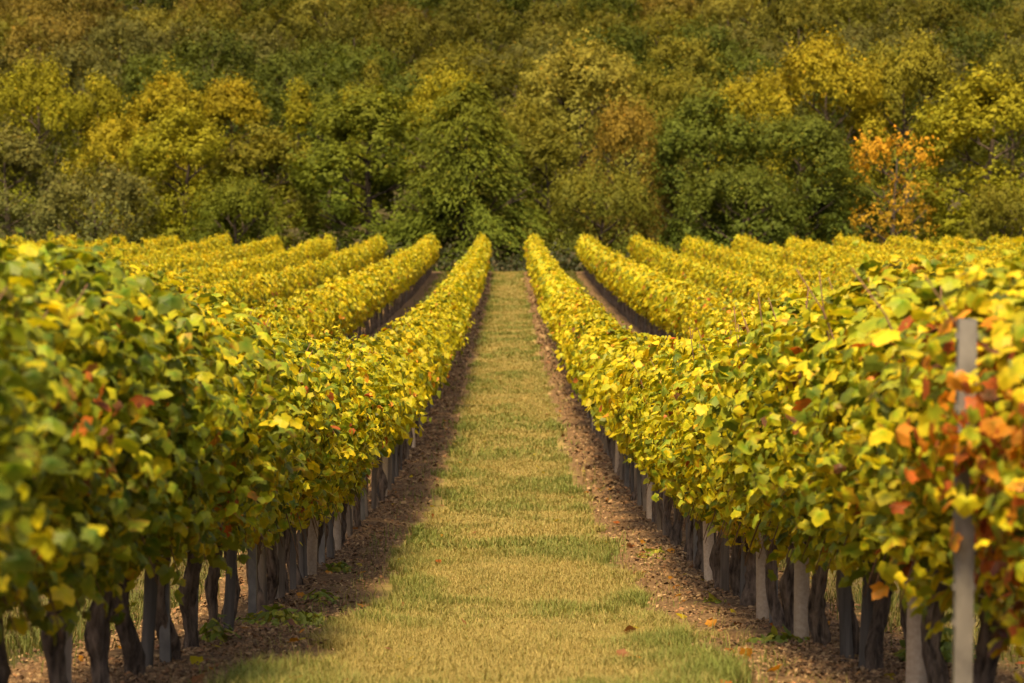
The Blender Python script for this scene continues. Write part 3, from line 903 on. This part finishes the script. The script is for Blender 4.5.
def crown_mesh(seed, H, W, base, shape, nblob, nleaf, size, blob=0.27, sparse=0.0):
    """H tree height, W crown width, base: height where the crown starts"""
    r = np.random.default_rng(seed)
    if shape == 'droop':
        P, Nn, Tt = [], [], []
        nb = nblob
        for i in range(nb):
            q0 = (i + r.uniform()) / nb
            z0 = base + (H - base) * q0 ** 0.95
            L = W / 2 * (1 - q0) ** 0.5 * r.uniform(.75, 1.1) + 0.35
            az = r.uniform(0, 6.283)
            m = max(20, int(nleaf / nb * (0.45 + 1.1 * (1 - q0))))
            s = r.uniform(0.12, 1, m) ** 0.8
            o_ = np.array((math.cos(az), math.sin(az), 0)); sd = np.array((-math.sin(az), math.cos(az), 0))
            pz = z0 + L * (0.42 * s - 0.75 * s ** 2)
            hang = r.uniform(0, 1, m) ** 2 * 0.55
            p = o_ * (L * s)[:, None] + sd * (r.normal(size=m) * 0.20 * (0.5 + s))[:, None]
            p[:, 2] = pz - hang
            P.append(p)
            Nn.append(np.tile(o_ * 0.5 + np.array((0, 0, 0.7)), (m, 1)) + r.normal(size=(m, 3)) * .4)
            Tt.append(np.tile(o_ * 0.8 + np.array((0, 0, -0.7)), (m, 1)) + r.normal(size=(m, 3)) * .25)
        p, n, t = np.concatenate(P), np.concatenate(Nn), np.concatenate(Tt)
        s = size * r.uniform(.7, 1.4, len(p))
        tv = TLEAF * (.75, 1.35, 1)
    else:
        hc = H - base

        def env(q):                                                    # half width at relative crown height q
            if shape == 'cone':
                return W / 2 * np.clip(1 - q, 0, 1) ** 0.8 * np.clip(q / 0.12 + 0.4, 0, 1)
            if shape == 'oval':
                return W / 2 * np.clip(np.sin(np.pi * np.clip(0.12 + 0.88 * q, 0, 1)), 0, 1) ** 0.6
            return W / 2 * np.sqrt(np.clip(1 - (2 * (q - 0.42) / 1.17) ** 2, 0.02, 1))
        P, Nn = [], []
        brs, sizes = [], []
        for i in range(nblob):
            q = r.uniform(0.02, 0.97) if i % 5 else r.uniform(0.72, 0.97)
            if i % 6 == 1:
                q = r.uniform(0.0, 0.25)
            az = i * 2.39996 + r.normal() * .3
            e = float(env(np.array(q)))
            br = blob * W / 2 * r.uniform(0.65, 1.25) * (0.6 + 0.4 * e / (W / 2))
            c = np.array((math.cos(az), math.sin(az), 0)) * max(0.0, e - br * 0.75) * r.uniform(0.78, 1.12)
            c[2] = base + hc * q - (br * 0.5 if q > 0.8 else 0)
            brs.append((c, br))
            sizes.append(br ** 2)
        tot = sum(sizes)
        for (c, br) in brs:
            m = int(nleaf * br ** 2 / tot)
            ns = max(4, m // 11)
            dr = r.normal(size=(ns * 3, 3)); dr /= np.linalg.norm(dr, axis=1, keepdims=True)
            outw = c * (1, 1, 0); lo = np.linalg.norm(outw)
            ax = outw / lo if lo > 1e-3 else np.array((0, 0, 1.0))
            good = (dr @ (ax * 0.8 + np.array((0, 0, .5)))) > -0.35
            dr = dr[good][:ns]; ns = len(dr)
            sp = c + dr * br * r.uniform(0.82, 1.10, (ns, 1)) * (1, 1, 0.92)
            k = max(1, m // ns)
            sig = 0.10 + 0.085 * br
            ax2 = dr * 0.6 + (0, 0, 0.75) + r.normal(size=dr.shape) * .25        # sprigs reach outward and up
            ln = np.abs(r.normal(size=(ns, 1))) * 0.26 + 0.10
            p = np.repeat(sp, k, axis=0) + r.normal(size=(ns * k, 3)) * sig * 0.62 + np.repeat(ax2 * ln, k, axis=0) * r.uniform(-0.5, 1.5, (ns * k, 1))
            P.append(p); Nn.append(np.repeat(dr, k, axis=0) + (0, 0, .25) + r.normal(size=(ns * k, 3)) * .30)
        p, n = np.concatenate(P), np.concatenate(Nn)
        if sparse:
            keep = r.uniform(0, 1, len(p)) > sparse
            p, n = p[keep], n[keep]
        t = r.normal(size=p.shape) + (0, 0, -.5)
        s = size * np.clip(r.normal(1, .28, len(p)), .4, 1.8)
        tv = TLEAF
    v, f, idx = scatter(tv, TLEAF_F, p, n, t, s, r.uniform(.3, 2, len(p)))
    m = len(p)
    br_ = 0.78 + 0.44 * vnoise(p[:, 0] * 0.9 + p[:, 1] * .3 + 40, p[:, 2] * 0.9 + p[:, 1] * .8 + 40, seed)       # branches that turned more or less
    c = np.ones((m, 3)) * br_[:, None] * r.uniform(.90, 1.12, (m, 1)) * 1.10
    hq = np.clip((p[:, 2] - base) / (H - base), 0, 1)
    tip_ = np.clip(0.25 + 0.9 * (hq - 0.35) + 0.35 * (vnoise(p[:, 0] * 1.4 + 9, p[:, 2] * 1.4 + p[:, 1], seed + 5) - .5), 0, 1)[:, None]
    c *= np.array((0.80, 0.98, 1.1)) * (1 - tip_) + np.array((1.13, 1.06, 0.85)) * tip_      # autumn tips; sunlit tops and darker bottoms also put into the leaf colour
    turn = r.uniform(0, 1, m) < 0.035
    c[turn] *= (1.4, 1.1, .8)
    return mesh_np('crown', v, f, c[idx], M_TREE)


def tree_trunk_mesh(seed, H, W, base, rad, limbs=None):
    r = np.random.default_rng(seed)
    mb = MB()
    n = 9
    q = np.linspace(0, 1, n)
    top = base + (H - base) * 0.75
    path = np.stack([0.25 * np.sin(q * 3 + seed) * q, 0.25 * np.cos(q * 2.5 + seed) * q, -0.4 + (top + 0.4) * q], 1)
    mb.add(*tube(path, rad * (1 - 0.85 * q) * (1 + .5 * np.exp(-q * 12)), 9, 0.05, seed, True, 0.06))
    for i in range(9):
        a = i * 2.4 + r.normal() * .3
        q0 = 0.28 + 0.6 * i / 9
        s0 = np.array([np.interp(q0, q, path[:, j]) for j in range(3)])
        L = W * 0.42 * (1.1 - q0 * .7)
        u = np.linspace(0, 1, 6)
        lim = s0 + np.stack([np.cos(a) * L * u, np.sin(a) * L * u, L * (0.75 * u - 0.15 * u * u)], 1) + r.normal(size=(6, 3)) * 0.06 * u[:, None]
        lb = mb if limbs is None else MB()
        lb.add(*tube(lim, rad * 0.42 * (1 - q0 * .5) * (1 - .85 * u) + .012, 6, 0.05, seed + i))
        for b in range(2):
            a2 = a + (0.7 if b else -0.7)
            s1 = lim[2 + b]
            tw = s1 + np.stack([np.cos(a2) * L * .5 * u, np.sin(a2) * L * .5 * u, L * .45 * u], 1)
            lb.add(*tube(tw, rad * 0.2 * (1 - .85 * u) + .008, 5, 0, seed + i))
        if limbs is not None:
            limbs.append(lb.mesh('branch', M_TBARK, True))
    return mb.mesh('trunk', M_TBARK, True)


KIND = {}
LIMBS = {}
def tree_kind(key, n, *a, **kw):
    KIND[key] = []
    for i in range(n):
        H, W, base, shape, nblob, nleaf, size = a
        LIMBS[key] = [] if key == 'sparse' else None
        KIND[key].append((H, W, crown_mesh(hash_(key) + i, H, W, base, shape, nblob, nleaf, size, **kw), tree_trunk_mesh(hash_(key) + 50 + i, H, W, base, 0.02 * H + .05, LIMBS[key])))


def hash_(k):
    return sum(ord(c) * (i + 7) for i, c in enumerate(k)) % 9973


tree_kind('round', 4, 10.0, 7.5, 0.2, 'round', 85, 26000, 0.17)
tree_kind('oval', 4, 10.0, 5.6, 0.0, 'oval', 80, 23000, 0.165)
tree_kind('spire', 3, 10.0, 3.0, 0.5, 'cone', 34, 13000, 0.15, blob=0.5)
tree_kind('droop', 1, 10.5, 8.0, 0.4, 'droop', 190, 26000, 0.16)
tree_kind('sparse', 1, 8.5, 6.0, 2.2, 'round', 34, 3600, 0.19, blob=0.30, sparse=0.28)
tree_kind('bush', 2, 5.0, 6.0, 0.1, 'round', 70, 17000, 0.145)
tree_kind('hill', 5, 10.0, 8.0, 1.0, 'round', 70, 14000, 0.21)

OLIVE = (0.128, 0.114, 0.012); DKGRN = (0.074, 0.086, 0.011); GREEN = (0.096, 0.104, 0.009); GOLD = (0.212, 0.168, 0.009); LIMEG = (0.185, 0.163, 0.009)
GREYOL = (0.115, 0.106, 0.027); ORANGE = (0.40, 0.20, 0.014); RUST = (0.180, 0.116, 0.017); BROWNOL = (0.118, 0.108, 0.013); PALEOL = (0.180, 0.154, 0.024)


def plant_tree(key, var, px, d, top_y, width_px, color, label, name='broadleaf_tree', group='trees along the edge of the wood', rot=None):
    """px: where its middle stands, top_y: where its top reaches in the photograph; both turned into metres at distance d"""
    H0, W0, cm, tm = KIND[key][var % len(KIND[key])]
    x = (px - 508) * d / FPX
    zb = zgf(d) - 0.15
    ztop = CAM_Z - (top_y - 230) * d / FPX
    sz_ = (ztop - zb) / H0
    sx_ = width_px * d / FPX / W0
    t = thing(name, (x, d, zb), label, 'tree', group, random.uniform(0, 6.28) if rot is None else rot, (sx_, sx_, sz_))
    tk = obj('trunk', tm, t)
    for lm in LIMBS[key] or ():
        obj('branch', lm, tk)
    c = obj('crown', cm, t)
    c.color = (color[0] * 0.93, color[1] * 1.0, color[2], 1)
    return t


FRONT = [
    # key, px, d, top_y, width, colour, label
    ('oval', 10, 158, 128, 95, GREYOL, 'dull grey-olive tree behind the front vines at the far left edge of the wood'),
    ('bush', 97, 148, 172, 120, GREYOL, 'low rounded grey-olive bushy tree at the foot of the left wood'),
    ('round', 125, 160, 122, 120, GOLD, 'yellow-tipped tree rising just behind the low rounded grey-olive bushy tree'),
    ('oval', 185, 154, 108, 115, LIMEG, 'mid-green leafy tree with bright tip, next right of the grey-olive bushy tree'),
    ('oval', 268, 156, 128, 110, OLIVE, 'dull olive tree between the mid-green tree and the big dense green tree'),
    ('bush', 238, 149, 182, 100, GREEN, 'low dark green bushy tree in the left wood, in front of the dull olive tree'),
    ('oval', 372, 153, 90, 150, GREEN, 'big dense green tree left of the feathery drooping tree'),
    ('droop', 465, 150, 82, 195, (0.098, 0.104, 0.010), 'feathery dark green tree with drooping branches at the end of the grass path'),
    ('oval', 548, 160, 122, 95, BROWNOL, 'brownish olive tree just right of the end of the grass path'),
    ('round', 628, 157, 101, 92, RUST, 'rust-topped tree standing above the middle of the right vine rows'),
    ('bush', 600, 149, 170, 110, BROWNOL, 'low brown-green bushy tree below the rust-topped tree'),
    ('oval', 706, 154, 92, 115, DKGRN, 'dark green tall tree next right of the rust-topped tree'),
    ('round', 795, 152, 118, 140, DKGRN, 'broad dark green tree left of the thin orange tree'),
    ('bush', 742, 148, 172, 130, DKGRN, 'low blackish-green bushy tree at the foot of the two dark green trees'),
    ('sparse', 893, 149, 133, 98, ORANGE, 'thin-leaved bright orange tree with bare branches showing'),
    ('oval', 985, 153, 72, 150, LIMEG, 'tall olive-green tree at the far right edge behind the orange tree'),
    ('bush', 1020, 146, 185, 100, OLIVE, 'low pale olive bushy tree at the bottom right end of the wood'),
    ('bush', 850, 156, 185, 120, DKGRN, 'low dark bushy tree in the shade behind the thin orange tree'),
    # second line
    ('round', 38, 178, 66, 105, LIMEG, 'rounded yellow-green tree at the left, dark on its shady side'),
    ('oval', 100, 182, 76, 70, LIMEG, 'narrow yellow-green tree next right of the rounded yellow-green tree'),
    ('oval', 168, 176, 74, 95, GOLD, 'golden tree standing tallest in the left part of the second line'),
    ('oval', 232, 180, 80, 85, GOLD, 'golden-olive tree between the tallest golden tree and the small spires'),
    ('spire', 300, 178, 84, 50, LIMEG, 'leftmost small pointed yellow-green tree of the three spires'),
    ('spire', 328, 176, 86, 46, GREEN, 'middle small pointed green tree of the three spires'),
    ('spire', 352, 180, 90, 48, LIMEG, 'rightmost small pointed tree of the three spires'),
    ('spire', 373, 190, 62, 40, OLIVE, 'slim dark spire-shaped tree rising above the big dense green tree'),
    ('round', 450, 178, 76, 105, LIMEG, 'golden olive tree showing over the feathery drooping tree'),
    ('round', 578, 176, 44, 140, PALEOL, 'tall pale olive tree behind the middle of the wood'),
    ('round', 660, 184, 78, 100, OLIVE, 'dull olive tree behind the dark green tall tree'),
    ('round', 755, 174, 74, 105, GOLD, 'orange-gold tree peeping over the dark green trees'),
    ('round', 822, 172, 44, 130, GOLD, 'large golden tree above the broad dark green tree'),
    ('round', 905, 176, 38, 115, (0.160, 0.140, 0.013), 'golden-olive tree behind the thin orange tree'),
    ('round', 1010, 172, 50, 105, BROWNOL, 'warm brown-olive tree at the right edge behind the tall olive-green tree'),
    ('round', 515, 172, 105, 90, OLIVE, 'olive tree in the gap above the end of the grass path'),
]
for i, (key, px, d, ty, w, col, lab) in enumerate(FRONT):
    nm = {'spire': 'pointed_tree', 'bush': 'bushy_tree', 'droop': 'drooping_tree', 'sparse': 'autumn_tree'}.get(key, 'broadleaf_tree')
    plant_tree(key, i, px, d, ty, w, col, lab, nm)

HILL_ROWS = [(200, 62, 'lowest'), (216, 46, 'second lowest'), (234, 30, 'third lowest'), (254, 14, 'middle'), (276, -2, 'third highest'), (300, -18, 'second highest'), (330, -36, 'highest')]
HILL_BACK = [(362, -60), (398, -85)]
pal = [(OLIVE, 'dull olive'), (GREYOL, 'grey-olive'), (BROWNOL, 'brownish'), (PALEOL, 'pale olive'), (GREEN, 'green'), (DKGRN, 'dark green'), ((0.155, 0.115, 0.020), 'orange-brown')]
hr = random.Random(77)
for (d, ty, rn) in HILL_ROWS:
    W = 84
    px = -40 + hr.uniform(0, 40)
    i = 0
    while px < 1070:
        wpx = W * 200 / d * hr.uniform(1.0, 1.35) + 12
        i += 1
        f_ = hr.uniform(0.55, 1.0)
        u = vnoise(np.array([px / 160.0]), np.array([d / 30.0]), 61)[0] + hr.uniform(-.2, .2)
        if px < 110 and d > 220:
            c, cn = pal[6] if hr.random() < .6 else pal[2]
        elif u < 0.25:
            c, cn = pal[5]
        elif u < 0.42:
            c, cn = pal[1]
        elif u < 0.62:
            c, cn = pal[0]
        elif u < 0.75:
            c, cn = pal[3]
        elif u < 0.88:
            c, cn = pal[2]
        else:
            c, cn = pal[6] if hr.random() < .5 else pal[4]
        plant_tree('hill', hr.randrange(5), px, d + hr.uniform(-5, 5), ty + hr.uniform(-16, 16), wpx, tuple(a * f_ for a in c),
                   f'{cn} tree on the wooded slope, {ordw(i)} from the left in its {rn} line', 'hillside_tree', 'trees on the wooded slope')
        px += wpx * hr.uniform(0.62, 0.85)


for (d, ty) in HILL_BACK:
    for j in range(13):
        plant_tree('hill', hr.randrange(5), j * 92 - 40 + hr.uniform(-20, 20), d + hr.uniform(-6, 6), ty + hr.uniform(-10, 10), 120, OLIVE,
                   'olive tree topping the wooded slope, seen only in gaps of its highest line', 'hillside_tree', 'trees behind the top of the wooded slope')


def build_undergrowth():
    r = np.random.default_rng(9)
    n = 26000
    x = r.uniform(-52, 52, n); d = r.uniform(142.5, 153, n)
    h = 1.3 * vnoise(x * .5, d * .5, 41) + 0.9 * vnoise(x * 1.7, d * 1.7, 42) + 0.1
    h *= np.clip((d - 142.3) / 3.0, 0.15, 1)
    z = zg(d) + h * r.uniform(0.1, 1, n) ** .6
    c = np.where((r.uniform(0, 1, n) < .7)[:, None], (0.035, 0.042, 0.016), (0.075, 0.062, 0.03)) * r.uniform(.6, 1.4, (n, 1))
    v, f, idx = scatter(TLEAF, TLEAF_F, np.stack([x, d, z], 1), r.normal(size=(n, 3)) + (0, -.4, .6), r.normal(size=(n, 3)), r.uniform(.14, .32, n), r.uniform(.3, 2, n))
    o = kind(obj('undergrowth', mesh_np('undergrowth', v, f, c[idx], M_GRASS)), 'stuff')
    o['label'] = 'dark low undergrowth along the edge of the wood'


build_undergrowth()
print('individual vines', n_ind, 'rest', len(rest))
